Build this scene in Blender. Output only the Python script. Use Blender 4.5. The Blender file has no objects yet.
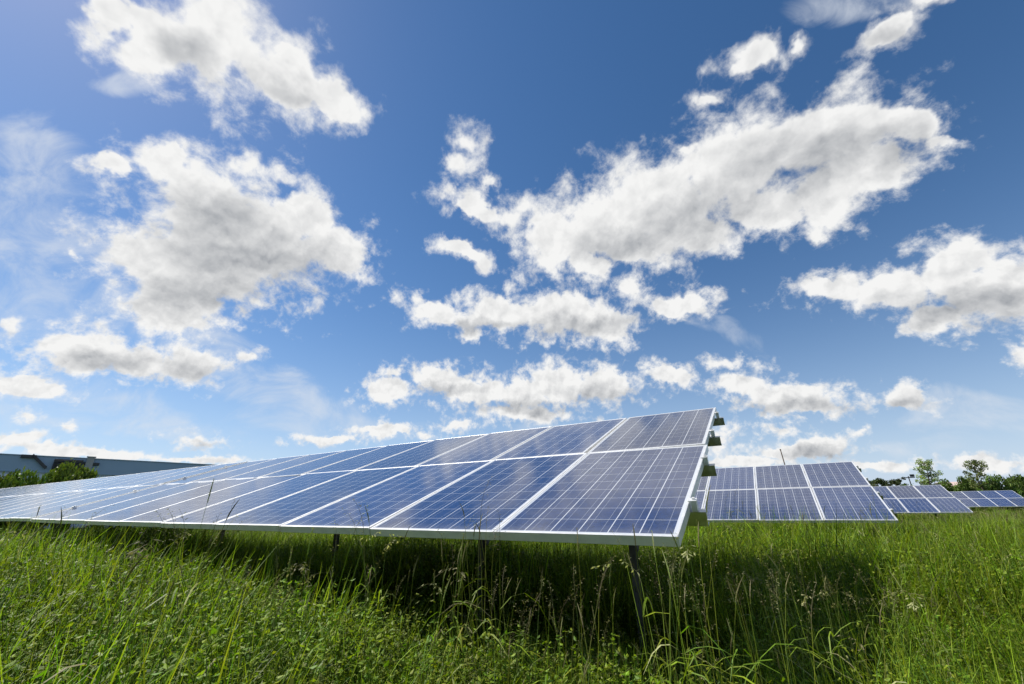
import bpy, bmesh, math, random
import numpy as np
from mathutils import Vector, Matrix, Euler

R = math.radians
SC = bpy.context.scene
COL = SC.collection

# ------------------------------------------------------------------ camera
CAMZ = 0.98
FPX, PITCH, ROLL = 430.6167, 0.38587, -0.02038
cp, sp = math.cos(PITCH), math.sin(PITCH)
FWD = Vector((0, cp, sp))
_r0, _d0 = Vector((1, 0, 0)), Vector((0, sp, -cp))
cr, sr = math.cos(ROLL), math.sin(ROLL)
AX = _r0 * cr - _d0 * sr
AY = _r0 * sr + _d0 * cr            # image-down axis
cam_d = bpy.data.cameras.new('camera')
cam_d.sensor_width = 36
cam_d.lens = FPX / 1024 * 36
cam_d.clip_start = 0.05
cam_d.clip_end = 3000
cam = bpy.data.objects.new('camera', cam_d)
COL.objects.link(cam)
m = Matrix.Identity(4)
for i in range(3):
    m[i][0], m[i][1], m[i][2] = AX[i], -AY[i], -FWD[i]
m.translation = Vector((0, 0, CAMZ))
cam.matrix_world = m
SC.camera = cam


def direction(px, py):
    """world direction of a spot of the photograph (used for the far sky only)"""
    return (FWD + AX * ((px - 512) / FPX) + AY * ((py - 342) / FPX)).normalized()


# ------------------------------------------------------------------ render settings
SC.render.engine = 'CYCLES'
SC.view_settings.view_transform = 'Standard'
SC.view_settings.look = 'None'
SC.view_settings.exposure = 0.62
SC.view_settings.gamma = 1
SC.view_settings.use_curve_mapping = False
SC.cycles.use_denoising = True
SC.cycles.max_bounces = 6
SC.cycles.diffuse_bounces = 2
SC.cycles.glossy_bounces = 3
SC.cycles.transmission_bounces = 4
SC.cycles.transparent_max_bounces = 6
SC.cycles.sample_clamp_indirect = 6
SC.cycles.use_adaptive_sampling = True
SC.cycles.adaptive_threshold = 0.015

# ------------------------------------------------------------------ sun
SKY_STRENGTH = 0.05
SUN_AZ, SUN_EL = R(-69), R(52)      # azimuth clockwise from +Y
SUN_DIR = Vector((math.sin(SUN_AZ) * math.cos(SUN_EL), math.cos(SUN_AZ) * math.cos(SUN_EL), math.sin(SUN_EL)))
sun_d = bpy.data.lights.new('sun', 'SUN')
sun_d.energy = 4.8
sun_d.angle = R(0.53)
sun_d.color = (1.0, 0.95, 0.87)
sun = bpy.data.objects.new('sun', sun_d)
COL.objects.link(sun)
sun.rotation_euler = SUN_DIR.to_track_quat('Z', 'Y').to_euler()
sun.location = SUN_DIR * 50

# ------------------------------------------------------------------ sky with clouds
world = bpy.data.worlds.new('World')
SC.world = world
world.use_nodes = True
world.cycles.sampling_method = 'MANUAL'
world.cycles.sample_map_resolution = 512


class NT:
    """small helper for writing node trees"""
    def __init__(s, tree):
        s.t = tree
        tree.nodes.clear()

    def n(s, kind, **kw):
        nd = s.t.nodes.new(kind)
        for k, v in kw.items():
            setattr(nd, k, v)
        return nd

    def link(s, a, b):
        s.t.links.new(a, b)

    def put(s, sock, v):
        if v is None:
            return
        if isinstance(v, bpy.types.NodeSocket):
            s.link(v, sock)
        else:
            sock.default_value = v

    def math(s, op, a, b=None, c=None, clamp=False):
        nd = s.n('ShaderNodeMath', operation=op, use_clamp=clamp)
        s.put(nd.inputs[0], a); s.put(nd.inputs[1], b); s.put(nd.inputs[2], c)
        return nd.outputs[0]

    def vec(s, op, a, b=None, c=None, scale=None):
        nd = s.n('ShaderNodeVectorMath', operation=op)
        s.put(nd.inputs[0], a); s.put(nd.inputs[1], b); s.put(nd.inputs[2], c)
        if scale is not None:
            s.put(nd.inputs['Scale'], scale)
        return nd.outputs['Value'] if op in ('DOT_PRODUCT', 'LENGTH', 'DISTANCE') else nd.outputs['Vector']

    def noise(s, v, scale, detail=2, rough=0.5, dist=0.0, dims='3D', lac=2.0):
        nd = s.n('ShaderNodeTexNoise', noise_dimensions=dims)
        s.put(nd.inputs['Vector'], v)
        nd.inputs['Scale'].default_value = scale
        nd.inputs['Detail'].default_value = detail
        nd.inputs['Roughness'].default_value = rough
        nd.inputs['Lacunarity'].default_value = lac
        nd.inputs['Distortion'].default_value = dist
        return nd

    def ss(s, v, a, b, o0=0.0, o1=1.0):
        nd = s.n('ShaderNodeMapRange', interpolation_type='SMOOTHSTEP')
        s.put(nd.inputs['Value'], v)
        s.put(nd.inputs[1], a); s.put(nd.inputs[2], b); s.put(nd.inputs[3], o0); s.put(nd.inputs[4], o1)
        return nd.outputs[0]

    def mix(s, f, a, b, mode='MIX'):
        nd = s.n('ShaderNodeMix', data_type='RGBA', blend_type=mode)
        s.put(nd.inputs[0], f)
        for k, v in ((6, a), (7, b)):
            if isinstance(v, tuple) and len(v) == 3:
                v = (*v, 1)
            s.put(nd.inputs[k], v)
        return nd.outputs[2]


# cumulus clouds: (px, py, half width, half height, tilt in degrees) as seen from the meadow
CUMULUS = [
    (100, 15, 32, 25, 20), (160, 50, 55, 40, 25), (215, 52, 52, 46, 20), (222, 22, 22, 20, 0), (285, 82, 52, 32, 15), (335, 102, 36, 22, 25), (140, 25, 30, 25, 0),
    (105, 165, 30, 14, 10), (168, 165, 30, 26, 20), (205, 195, 52, 36, 15), (245, 238, 105, 58, 10), (335, 250, 46, 30, 10), (200, 268, 88, 48, 0), (180, 302, 62, 36, -8),
    (242, 160, 20, 16, 30), (280, 172, 26, 12, 20), (150, 255, 50, 30, 0), (300, 215, 40, 30, 20),
    (85, 352, 62, 27, 5), (190, 365, 36, 22, 0), (140, 362, 40, 20, 0), (10, 330, 14, 12, 0), (28, 385, 50, 12, 8),
    (77, 255, 8, 7, 0), (198, 441, 25, 8, 5), (68, 428, 8, 4, 0), (30, 415, 12, 6, 0),
    (465, 143, 14, 18, -20), (455, 170, 16, 14, 0), (452, 198, 20, 13, 20), (478, 212, 34, 14, 25), (512, 222, 22, 16, 0), (462, 252, 32, 9, 10), (484, 262, 10, 8, 0), (488, 186, 10, 8, 0),
    (558, 242, 42, 36, 0), (600, 222, 52, 44, 0), (660, 205, 66, 52, -15), (735, 165, 80, 55, -20), (800, 140, 80, 46, -5), (850, 130, 66, 34, 10), (900, 130, 48, 22, 10), (945, 146, 28, 8, 5),
    (822, 195, 40, 42, 20), (765, 215, 45, 26, 0), (592, 265, 30, 16, 0), (700, 238, 42, 24, 0), (820, 238, 10, 12, 0), (870, 170, 50, 28, -10), (640, 250, 40, 20, 0),
    (752, 58, 36, 18, -5), (700, 97, 20, 9, 0), (888, 38, 34, 18, -15), (930, 6, 18, 8, 0), (800, 40, 10, 10, 0), (688, 150, 16, 7, 0),
    (440, 314, 36, 14, 15), (500, 315, 42, 20, 5), (560, 312, 55, 26, 0), (602, 325, 38, 20, 10), (628, 290, 13, 20, 15), (678, 304, 38, 13, 0), (420, 300, 12, 8, 0), (475, 335, 20, 6, 0),
    (830, 290, 48, 15, 0), (890, 290, 52, 24, 0), (952, 272, 50, 32, 0), (1000, 292, 55, 36, 0), (940, 318, 46, 18, 0), (957, 248, 18, 12, 0), (1060, 300, 60, 32, 0),
    (390, 389, 30, 18, 0), (445, 379, 42, 15, 5), (482, 392, 45, 15, 0), (525, 394, 30, 20, 0), (558, 384, 36, 22, 0), (602, 385, 34, 20, 0), (530, 414, 48, 10, 0), (397, 369, 7, 8, 0),
    (668, 377, 30, 12, 5), (725, 363, 23, 8, 0), (745, 386, 36, 15, 0), (790, 395, 58, 15, 0), (800, 405, 52, 12, 0), (905, 396, 30, 14, 0), (780, 430, 20, 6, 0),
    (820, 446, 36, 12, 0), (862, 432, 13, 5, 0), (790, 452, 40, 9, 0), (1022, 360, 12, 16, 0), (655, 372, 14, 9, 0),
    (385, 431, 36, 6, 0), (330, 440, 36, 5, 0), (460, 425, 22, 6, 0), (425, 433, 18, 5, 0), (80, 452, 110, 7, 6), (12, 440, 40, 9, 0), (715, 440, 26, 15, 0), (250, 358, 14, 7, 0),
    (200, 462, 60, 4, 0), (740, 462, 60, 7, 0), (880, 466, 50, 6, 0), (985, 462, 46, 8, 0), (560, 455, 60, 9, 0), (-60, 400, 60, 16, 0), (-90, 300, 70, 40, 0), (1100, 420, 50, 12, 0),
]
# the deep parts of the larger clouds, where little light comes through
DEEP = [(255, 262, 78, 34, 5), (225, 225, 52, 26, 10), (200, 295, 50, 20, 0), (190, 374, 24, 8, 0), (105, 362, 48, 10, 3), (800, 165, 62, 32, -10), (700, 220, 60, 26, -15), (870, 150, 44, 16, 0),
        (620, 245, 40, 16, 0), (955, 312, 70, 15, 0), (990, 300, 50, 14, 0), (575, 326, 50, 9, 0), (485, 328, 30, 6, 0), (530, 408, 50, 7, 0), (600, 396, 26, 7, 0), (795, 406, 52, 7, 0), (445, 388, 30, 5, 0),
        (190, 62, 34, 16, 25), (285, 92, 26, 9, 20), (888, 46, 20, 7, 0), (820, 452, 34, 6, 0), (905, 404, 20, 5, 0), (200, 446, 14, 4, 0)]
CIRRUS = [(30, 240, 105, 75, -10), (70, 300, 110, 40, 0), (260, 392, 110, 20, 14), (180, 330, 70, 26, 20), (985, 420, 75, 20, -5), (330, 425, 90, 12, 5), (40, 170, 60, 50, 20), (930, 452, 60, 10, 0), (130, 85, 40, 8, 20), (860, 5, 60, 20, 0), (-120, 260, 130, 130, 0), (-260, 330, 160, 120, 0), (620, 440, 120, 14, 3), (120, 420, 120, 22, 6), (20, 395, 90, 30, 0), (-100, 420, 120, 40, 0), (700, 320, 60, 10, 20)]


def blob_field(g, v, blobs, k=0.35):
    acc = None
    for i, (px, py, rx, ry, ang) in enumerate(blobs):
        if i % 8 == 7:      # a tie to the running minimum, which keeps the shader's node order sequential
            v = g.vec('ADD', v, g.vec('SCALE', (1e-9, 1e-9, 1e-9), scale=acc))
        c = direction(px, py)
        a = R(ang)
        ex = direction(px + 4 * math.cos(a), py + 4 * math.sin(a)) - direction(px - 4 * math.cos(a), py - 4 * math.sin(a))
        ey = direction(px - 4 * math.sin(a), py + 4 * math.cos(a)) - direction(px + 4 * math.sin(a), py - 4 * math.cos(a))
        small = rx < 30 and ry < 22         # scraps of cloud: thin all through
        sx, sy = ex.length / 8 * rx, ey.length / 8 * ry
        if small:
            sx, sy = sx * 1.35, sy * 1.35
        X = ex.normalized(); Y = X.cross(c).normalized(); X = c.cross(Y).normalized()
        p = g.vec('DOT_PRODUCT', v, tuple(X / sx)); q = g.vec('DOT_PRODUCT', v, tuple(Y / sy))
        d = g.math('MULTIPLY_ADD', p, p, g.math('MULTIPLY_ADD', q, q, 0.36 if small else 0.0))
        acc = d if acc is None else g.math('SMOOTH_MIN', acc, d, k)
    return acc


def build_density(blobs, greys):
    t = bpy.data.node_groups.new('cloud_density', 'ShaderNodeTree')
    t.interface.new_socket('Vector', in_out='INPUT', socket_type='NodeSocketVector')
    t.interface.new_socket('Density', in_out='OUTPUT', socket_type='NodeSocketFloat')
    t.interface.new_socket('Body', in_out='OUTPUT', socket_type='NodeSocketFloat')
    t.interface.new_socket('Puff', in_out='OUTPUT', socket_type='NodeSocketFloat')
    t.interface.new_socket('Core', in_out='OUTPUT', socket_type='NodeSocketFloat')
    g = NT(t)
    gi = g.n('NodeGroupInput'); go = g.n('NodeGroupOutput')
    d = gi.outputs[0]

    def chart(v):
        # conformal map of the sky: equal stretch both ways, finer towards the horizon
        sep = g.n('ShaderNodeSeparateXYZ'); g.link(v, sep.inputs[0])
        den = g.math('ADD', g.math('MAXIMUM', sep.outputs[2], -0.2), 1.0)
        X = g.math('DIVIDE', sep.outputs[0], den); Y = g.math('DIVIDE', sep.outputs[1], den)
        cb = g.n('ShaderNodeCombineXYZ')
        yy = g.math('MULTIPLY', Y, Y); xx = g.math('MULTIPLY', X, X)
        g.link(g.math('MULTIPLY', g.math('SUBTRACT', xx, yy), 2.0), cb.inputs[0])
        g.link(g.math('MULTIPLY', g.math('MULTIPLY', X, Y), 4.0), cb.inputs[1])
        stretch = g.math('ADD', g.math('DIVIDE', g.math('MULTIPLY', g.math('SQRT', g.math('ADD', xx, yy)), 4.0), den), 0.05)
        return cb.outputs[0], stretch

    p, inv = chart(d)
    # warp of the outline, finer towards the horizon
    wn = g.noise(p, 5.5, 5, 0.62)
    w = g.vec('SUBTRACT', wn.outputs['Color'], (0.5, 0.5, 0.5))
    w = g.vec('SCALE', w, scale=g.math('DIVIDE', 0.14, inv))
    wd = g.vec('ADD', d, w)
    m1 = blob_field(g, wd, blobs) if blobs else g.math('ADD', 12.0, 0.0)
    m1 = g.math('SUBTRACT', 1.0, g.math('SQRT', g.math('MINIMUM', g.math('MAXIMUM', m1, 0.0), 9.0)))
    gr = blob_field(g, g.vec('ADD', d, g.vec('SCALE', w, scale=1.3)), greys, 0.6) if greys else g.math('ADD', 12.0, 0.0)
    gr = g.math('SUBTRACT', 1.0, g.math('SQRT', g.math('MINIMUM', g.math('MAXIMUM', gr, 0.0), 9.0)))
    # the rest of the sky, outside the photographed part: scattered cumulus
    far = g.ss(g.vec('DOT_PRODUCT', d, tuple(FWD)), 0.62, 0.35)
    big = g.noise(p, 1.5, 2, 0.5).outputs['Fac']
    m2 = g.math('MULTIPLY_ADD', g.math('SUBTRACT', big, 0.57), 9.0, g.math('MULTIPLY', g.math('SUBTRACT', far, 1.0), 4.0))
    mm = g.math('MAXIMUM', m1, m2)
    # billows: rounded lobes of two sizes, roughened by fine noise
    wp = g.vec('ADD', p, g.vec('SCALE', w, scale=g.math('MULTIPLY', inv, 0.5)))
    vo = g.n('ShaderNodeTexVoronoi', feature='F1')
    vo.inputs['Scale'].default_value = 9.0
    vo.inputs['Detail'].default_value = 2.0
    vo.inputs['Roughness'].default_value = 0.55
    vo.normalize = True
    g.link(wp, vo.inputs['Vector'])
    lobes = g.math('SUBTRACT', 0.42, vo.outputs['Distance'])
    f1 = g.noise(p, 14.0, 7, 0.63, 0.15).outputs['Fac']
    dens = g.math('MULTIPLY_ADD', lobes, 1.9, mm)
    dens = g.math('MULTIPLY_ADD', g.math('SUBTRACT', f1, 0.5), 3.6, dens)
    core = g.math('MAXIMUM', g.math('SUBTRACT', mm, 0.2), 0.0)
    dens = g.math('MULTIPLY_ADD', core, 2.6, dens)
    # billows lit from the sun's side: where the puff thins towards the sun it is bright
    q0 = g.noise(wp, 10.0, 4, 0.55).outputs['Fac']
    lit = g.vec('NORMALIZE', g.vec('ADD', d, g.vec('SCALE', tuple(Vector(SUN_DIR) + Vector((0, 0, 0.5))), scale=g.math('DIVIDE', 0.024, inv))))
    p1, _ = chart(lit)
    q1 = g.noise(g.vec('ADD', p1, g.vec('SUBTRACT', wp, p)), 10.0, 4, 0.55).outputs['Fac']
    puff = g.math('SUBTRACT', q0, q1)
    g.link(dens, go.inputs[0])
    g.link(gr, go.inputs[1])
    g.link(puff, go.inputs[2])
    g.link(mm, go.inputs[3])
    return t


SPLIT_Z = direction(512, 352).z                 # high / low sky
SPLIT_N = direction(405, 200).cross(Vector((0, 0, 1))).normalized() * 1.0


def blob_side(b, test):
    px, py, rx, ry, ang = b
    for k in range(16):
        a = k * math.pi / 8
        for q in (0.5, 1.2, 2.3):
            x, y = rx * math.cos(a) * q, ry * math.sin(a) * q
            c, s_ = math.cos(R(ang)), math.sin(R(ang))
            if test(direction(px + x * c - y * s_, py + x * s_ + y * c)):
                return True
    return False


def build_world():
    g = NT(world.node_tree)
    out = g.n('ShaderNodeOutputWorld')
    tc = g.n('ShaderNodeTexCoord')
    d = g.vec('NORMALIZE', tc.outputs['Generated'])
    sky = g.n('ShaderNodeTexSky', sky_type='NISHITA')
    sky.sun_disc = False
    sky.sun_elevation = SUN_EL
    sky.sun_rotation = SUN_AZ
    sky.altitude = 100
    sky.air_density = 1.0
    sky.dust_density = 0.2
    sky.ozone_density = 1.2
    hs = g.n('ShaderNodeHueSaturation')
    hs.inputs['Saturation'].default_value = 1.26
    hs.inputs['Value'].default_value = 1.5
    g.link(sky.outputs[0], hs.inputs['Color'])
    sep = g.n('ShaderNodeSeparateXYZ'); g.link(d, sep.inputs[0])
    z = g.math('MAXIMUM', sep.outputs[2], 0.0)
    skyc = g.mix(g.math('POWER', g.math('SUBTRACT', 1.0, g.math('MINIMUM', z, 1.0)), 6.0), hs.outputs[0], (7.0, 8.8, 11.4))
    skyc = g.mix(1.0, skyc, (1.02, 0.985, 1.0), 'MULTIPLY')

    def piece(cumulus, cirrus, deep):
        n0 = g.n('ShaderNodeGroup', node_tree=build_density(cumulus, deep)); g.link(d, n0.inputs[0])
        D0, GR, PUFF, CORE = n0.outputs[:4]
        alpha = g.ss(D0, -0.2, 1.0)
        # sunlit rims and flanks, greyer thick middles and bases
        grey = g.ss(GR, -0.9, 0.75)
        shade = g.math('MULTIPLY_ADD', grey, -0.52, 1.0)
        shade = g.math('MULTIPLY_ADD', g.ss(CORE, 0.1, 0.9), -0.07, shade)
        shade = g.math('MULTIPLY_ADD', PUFF, 1.15, shade)
        shade = g.math('MINIMUM', g.math('MAXIMUM', shade, 0.0), 1.05)
        cc = g.mix(shade, (2.9, 3.2, 3.7), (11.9, 11.9, 11.8))
        col = g.mix(alpha, skyc, cc)
        # thin high veils
        if cirrus:
            mp = g.n('ShaderNodeMapping'); mp.inputs['Rotation'].default_value = (0.3, 0.2, 0.5); mp.inputs['Scale'].default_value = (0.9, 4.0, 3.4)
            g.link(d, mp.inputs[0])
            cn = g.noise(mp.outputs[0], 4.0, 6, 0.62, 0.6).outputs['Fac']
            wv = g.vec('ADD', d, g.vec('SCALE', g.vec('SUBTRACT', g.noise(d, 5, 2).outputs['Color'], (0.5, 0.5, 0.5)), scale=0.12))
            cm = g.math('MINIMUM', g.math('SUBTRACT', 1.0, blob_field(g, wv, cirrus, 0.6)), 0.55)
            cv = g.math('MULTIPLY_ADD', g.math('SUBTRACT', cn, 0.5), 5.0, cm)
            ca = g.ss(cv, -0.5, 1.9, 0.0, 0.66)
            ca = g.math('MULTIPLY', ca, g.math('SUBTRACT', 1.0, alpha))
            col = g.mix(ca, col, (9.6, 10.2, 11.0))
        bg = g.n('ShaderNodeBackground')
        g.link(col, bg.inputs[0])
        bg.inputs[1].default_value = SKY_STRENGTH
        return bg.outputs[0]

    def either(fac, a, b):
        mx = g.n('ShaderNodeMixShader')
        g.link(fac, mx.inputs[0]); g.link(a, mx.inputs[1]); g.link(b, mx.inputs[2])
        return mx.outputs[0]

    # the same sky everywhere; each region only reads the clouds that can reach it, which keeps it quick
    def sel(lst, t):
        return [b for b in lst if blob_side(b, t)]
    hi = lambda v: v.z > SPLIT_Z
    rt = lambda v: v.dot(SPLIT_N) > 0
    f_hi = g.math('GREATER_THAN', sep.outputs[2], SPLIT_Z)
    f_rt = g.math('GREATER_THAN', g.vec('DOT_PRODUCT', d, tuple(SPLIT_N)), 0.0)
    f_front = g.math('GREATER_THAN', g.vec('DOT_PRODUCT', d, tuple(FWD)), 0.5)
    parts = {}
    for a in (0, 1):
        for b in (0, 1):
            t = lambda v: hi(v) == bool(a) and rt(v) == bool(b)
            parts[a, b] = piece(sel(CUMULUS, t), sel(CIRRUS, t), sel(DEEP, t))
    front = either(f_hi, either(f_rt, parts[0, 0], parts[0, 1]), either(f_rt, parts[1, 0], parts[1, 1]))
    back = lambda v: v.dot(FWD) <= 0.5
    g.link(either(f_front, piece(sel(CUMULUS, back), sel(CIRRUS, back), sel(DEEP, back)), front), out.inputs[0])


build_world()


# ------------------------------------------------------------------ materials
def new_mat(name):
    mt = bpy.data.materials.new(name)
    mt.use_nodes = True
    g = NT(mt.node_tree)
    out = g.n('ShaderNodeOutputMaterial')
    return mt, g, out


def principled(g, out, **kw):
    b = g.n('ShaderNodeBsdfPrincipled')
    for k, v in kw.items():
        g.put(b.inputs[k.replace('_', ' ')], v)
    g.link(b.outputs[0], out.inputs[0])
    return b


def metal_mat(name, col, rough, metallic, var=0.25, scale=9):
    mt, g, out = new_mat(name)
    tc = g.n('ShaderNodeTexCoord')
    n = g.noise(tc.outputs['Object'], scale, 6, 0.65).outputs['Fac']
    c = g.mix(g.ss(n, 0.3, 0.7), tuple(x * (1 - var) for x in col), col)
    r = g.math('MULTIPLY_ADD', n, 0.25, rough - 0.12)
    principled(g, out, Base_Color=c, Roughness=r, Metallic=metallic)
    return mt


M_ALU = metal_mat('anodised_aluminium', (0.80, 0.80, 0.79), 0.42, 0.55, 0.12)
M_GALV = metal_mat('galvanised_steel', (0.66, 0.67, 0.64), 0.36, 1.0, 0.25, 14)
M_POST = metal_mat('weathered_post_steel', (0.13, 0.125, 0.115), 0.7, 0.5, 0.35, 10)

PANEL_W, PANEL_H = 1.0, 1.66


def cell_material():
    mt, g, out = new_mat('polycrystalline_cells_under_glass')
    tc = g.n('ShaderNodeTexCoord')
    oi = g.n('ShaderNodeObjectInfo')
    sep = g.n('ShaderNodeSeparateXYZ'); g.link(tc.outputs['Object'], sep.inputs[0])
    PX, PY = 0.1585, 0.1605
    u = g.math('DIVIDE', g.math('ADD', sep.outputs[0], 3 * PX), PX)
    v = g.math('DIVIDE', g.math('ADD', sep.outputs[1], 5 * PY), PY)
    fu = g.math('FRACT', u); fv = g.math('FRACT', v)
    eu = g.math('MINIMUM', fu, g.math('SUBTRACT', 1.0, fu))
    ev = g.math('MINIMUM', fv, g.math('SUBTRACT', 1.0, fv))
    incell = g.math('MULTIPLY', g.math('GREATER_THAN', eu, 0.017), g.math('GREATER_THAN', ev, 0.008))
    inside = g.math('MULTIPLY', g.math('LESS_THAN', g.math('ABSOLUTE', sep.outputs[0]), 3 * PX),
                    g.math('LESS_THAN', g.math('ABSOLUTE', sep.outputs[1]), 5 * PY))
    cellmask = g.math('MULTIPLY', incell, inside)
    # three busbars along each cell
    bb = g.math('FRACT', g.math('MULTIPLY', fu, 2.0))
    bus = g.math('LESS_THAN', g.math('ABSOLUTE', g.math('SUBTRACT', bb, 0.5)), 0.016)
    # crystals and cell-to-cell variation
    comb = g.n('ShaderNodeCombineXYZ')
    g.link(g.math('FLOOR', u), comb.inputs[0]); g.link(g.math('FLOOR', v), comb.inputs[1])
    g.link(g.math('MULTIPLY', oi.outputs['Random'], 97.0), comb.inputs[2])
    wn = g.n('ShaderNodeTexWhiteNoise'); g.link(comb.outputs[0], wn.inputs['Vector'])
    vo = g.n('ShaderNodeTexVoronoi'); vo.inputs['Scale'].default_value = 70
    g.link(g.vec('ADD', tc.outputs['Object'], comb.outputs[0]), vo.inputs['Vector'])
    vs = g.n('ShaderNodeSeparateColor'); g.link(vo.outputs['Color'], vs.inputs[0])
    var = g.math('ADD', g.math('MULTIPLY_ADD', wn.outputs['Value'], 0.34, 0.62), g.math('MULTIPLY', vs.outputs[0], 0.36))
    var = g.math('MULTIPLY', var, g.math('MULTIPLY_ADD', oi.outputs['Random'], 0.3, 0.85))
    base = g.vec('SCALE', (0.006, 0.032, 0.122), scale=var)
    tint = g.mix(wn.outputs['Value'], base, g.vec('SCALE', (0.007, 0.023, 0.082), scale=var))
    tint = g.mix(g.ss(g.math('FRACT', g.math('MULTIPLY', oi.outputs['Random'], 7.3)), 0.4, 1.0, 0.0, 0.4), tint, g.vec('SCALE', (0.015, 0.021, 0.056), scale=var))
    cell = g.mix(g.math('MULTIPLY', bus, 0.38), tint, (0.42, 0.45, 0.5))
    dust = g.noise(tc.outputs['Object'], 3.0, 6, 0.7).outputs['Fac']
    colr = g.mix(cellmask, (0.44, 0.47, 0.52), cell)
    # dusty film, a little thicker towards the lower rim where rain leaves it
    low = g.ss(sep.outputs[1], -0.70, -0.82, 0.0, 0.25)
    film = g.math('ADD', g.ss(dust, 0.4, 0.8, 0.02, 0.11), g.math('MULTIPLY', low, dust))
    colr = g.mix(film, colr, (0.42, 0.41, 0.38))
    rough = g.math('MULTIPLY_ADD', dust, 0.10, 0.055)
    principled(g, out, Base_Color=colr, Roughness=rough, IOR=1.5, Specular_IOR_Level=0.5)
    return mt


M_CELL = cell_material()


def leaf_mat(name, rough=0.5, trans=0.35, attr='tone', tint=(1, 1, 1)):
    mt, g, out = new_mat(name)
    at = g.n('ShaderNodeAttribute'); at.attribute_name = attr
    oi = g.n('ShaderNodeObjectInfo')
    geo = g.n('ShaderNodeNewGeometry')
    hs = g.n('ShaderNodeHueSaturation')
    g.link(g.math('MULTIPLY_ADD', oi.outputs['Random'], 0.05, 0.475), hs.inputs['Hue'])
    pn = g.noise(geo.outputs['Position'], 0.45, 3, 0.6).outputs['Fac']
    val = g.math('MULTIPLY', g.math('MULTIPLY_ADD', oi.outputs['Random'], 0.5, 0.75), g.ss(pn, 0.25, 0.75, 0.75, 1.25))
    g.link(val, hs.inputs['Value'])
    g.link(at.outputs['Color'], hs.inputs['Color'])
    c = g.mix(1.0, hs.outputs[0], tint, 'MULTIPLY')
    b = g.n('ShaderNodeBsdfPrincipled')
    g.link(c, b.inputs['Base Color']); b.inputs['Roughness'].default_value = rough
    b.inputs['Specular IOR Level'].default_value = 0.25
    tr = g.n('ShaderNodeBsdfTranslucent')
    g.link(g.mix(1.0, c, (1.15, 1.2, 0.6), 'MULTIPLY'), tr.inputs[0])
    mx = g.n('ShaderNodeMixShader'); mx.inputs[0].default_value = trans
    g.link(b.outputs[0], mx.inputs[1]); g.link(tr.outputs[0], mx.inputs[2])
    g.link(mx.outputs[0], out.inputs[0])
    return mt


M_GRASS = leaf_mat('grass_blades', 0.55, 0.42)
M_CROWN = leaf_mat('tree_leaves', 0.55, 0.25)


def bark_mat():
    mt, g, out = new_mat('bark')
    tc = g.n('ShaderNodeTexCoord')
    n = g.noise(tc.outputs['Object'], 6, 6, 0.7).outputs['Fac']
    principled(g, out, Base_Color=g.mix(n, (0.05, 0.04, 0.03), (0.16, 0.13, 0.10)), Roughness=0.9)
    return mt


M_BARK = bark_mat()


def ground_mat():
    mt, g, out = new_mat('meadow_soil')
    tc = g.n('ShaderNodeTexCoord')
    a = g.noise(tc.outputs['Object'], 1.3, 8, 0.65).outputs['Fac']
    b = g.noise(tc.outputs['Object'], 0.05, 4, 0.55).outputs['Fac']
    c = g.noise(tc.outputs['Object'], 14, 6, 0.7).outputs['Fac']
    col = g.mix(g.ss(a, 0.3, 0.7), (0.030, 0.050, 0.010), (0.070, 0.115, 0.018))
    col = g.mix(g.ss(b, 0.35, 0.65, 0.0, 0.5), col, (0.055, 0.075, 0.016))
    col = g.mix(g.ss(c, 0.45, 0.75, 0, 0.6), col, (0.025, 0.032, 0.010))
    bp = g.n('ShaderNodeBump'); bp.inputs['Strength'].default_value = 0.8; bp.inputs['Distance'].default_value = 0.1
    g.link(c, bp.inputs['Height'])
    p = principled(g, out, Base_Color=col, Roughness=0.95, Specular_IOR_Level=0.15)
    g.link(bp.outputs[0], p.inputs['Normal'])
    return mt


# ------------------------------------------------------------------ object helpers
def link_mesh(name, me, mat=None, parent=None):
    o = bpy.data.objects.new(name, me)
    COL.objects.link(o)
    if mat and not me.materials:
        me.materials.append(mat)
    if parent:
        o.parent = parent
    return o


def bm_obj(name, bm, mat, parent=None, smooth=False):
    me = bpy.data.meshes.new(name)
    bmesh.ops.recalc_face_normals(bm, faces=bm.faces)
    bm.to_mesh(me); bm.free()
    if smooth:
        for pgn in me.polygons:
            pgn.use_smooth = True
    return link_mesh(name, me, mat, parent)


def tag(o, label=None, cat=None, group=None, kind=None):
    if label: o['label'] = label
    if cat: o['category'] = cat
    if group: o['group'] = group
    if kind: o['kind'] = kind
    return o


def empty(name, loc=(0, 0, 0)):
    o = bpy.data.objects.new(name, None)
    COL.objects.link(o)
    o.location = loc
    o.empty_display_size = 0.3
    return o


def bm_box(bm, c, ax, ay, az):
    """box centred at c with half-axis vectors"""
    c, ax, ay, az = map(Vector, (c, ax, ay, az))
    vs = [bm.verts.new(c + ax * i + ay * j + az * k) for i in (-1, 1) for j in (-1, 1) for k in (-1, 1)]
    for f in ((0, 1, 3, 2), (4, 6, 7, 5), (0, 4, 5, 1), (2, 3, 7, 6), (0, 2, 6, 4), (1, 5, 7, 3)):
        bm.faces.new([vs[i] for i in f])


def bm_extrude_profile(bm, prof, p0, p1, ex, ey):
    """closed profile [(a,b)] swept from p0 to p1 with section axes ex, ey"""
    p0, p1, ex, ey = map(Vector, (p0, p1, ex, ey))
    r0 = [bm.verts.new(p0 + ex * a + ey * b) for a, b in prof]
    r1 = [bm.verts.new(p1 + ex * a + ey * b) for a, b in prof]
    n = len(prof)
    for i in range(n):
        bm.faces.new((r0[i], r0[(i + 1) % n], r1[(i + 1) % n], r1[i]))
    bm.faces.new(r0[::-1]); bm.faces.new(r1)


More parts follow.
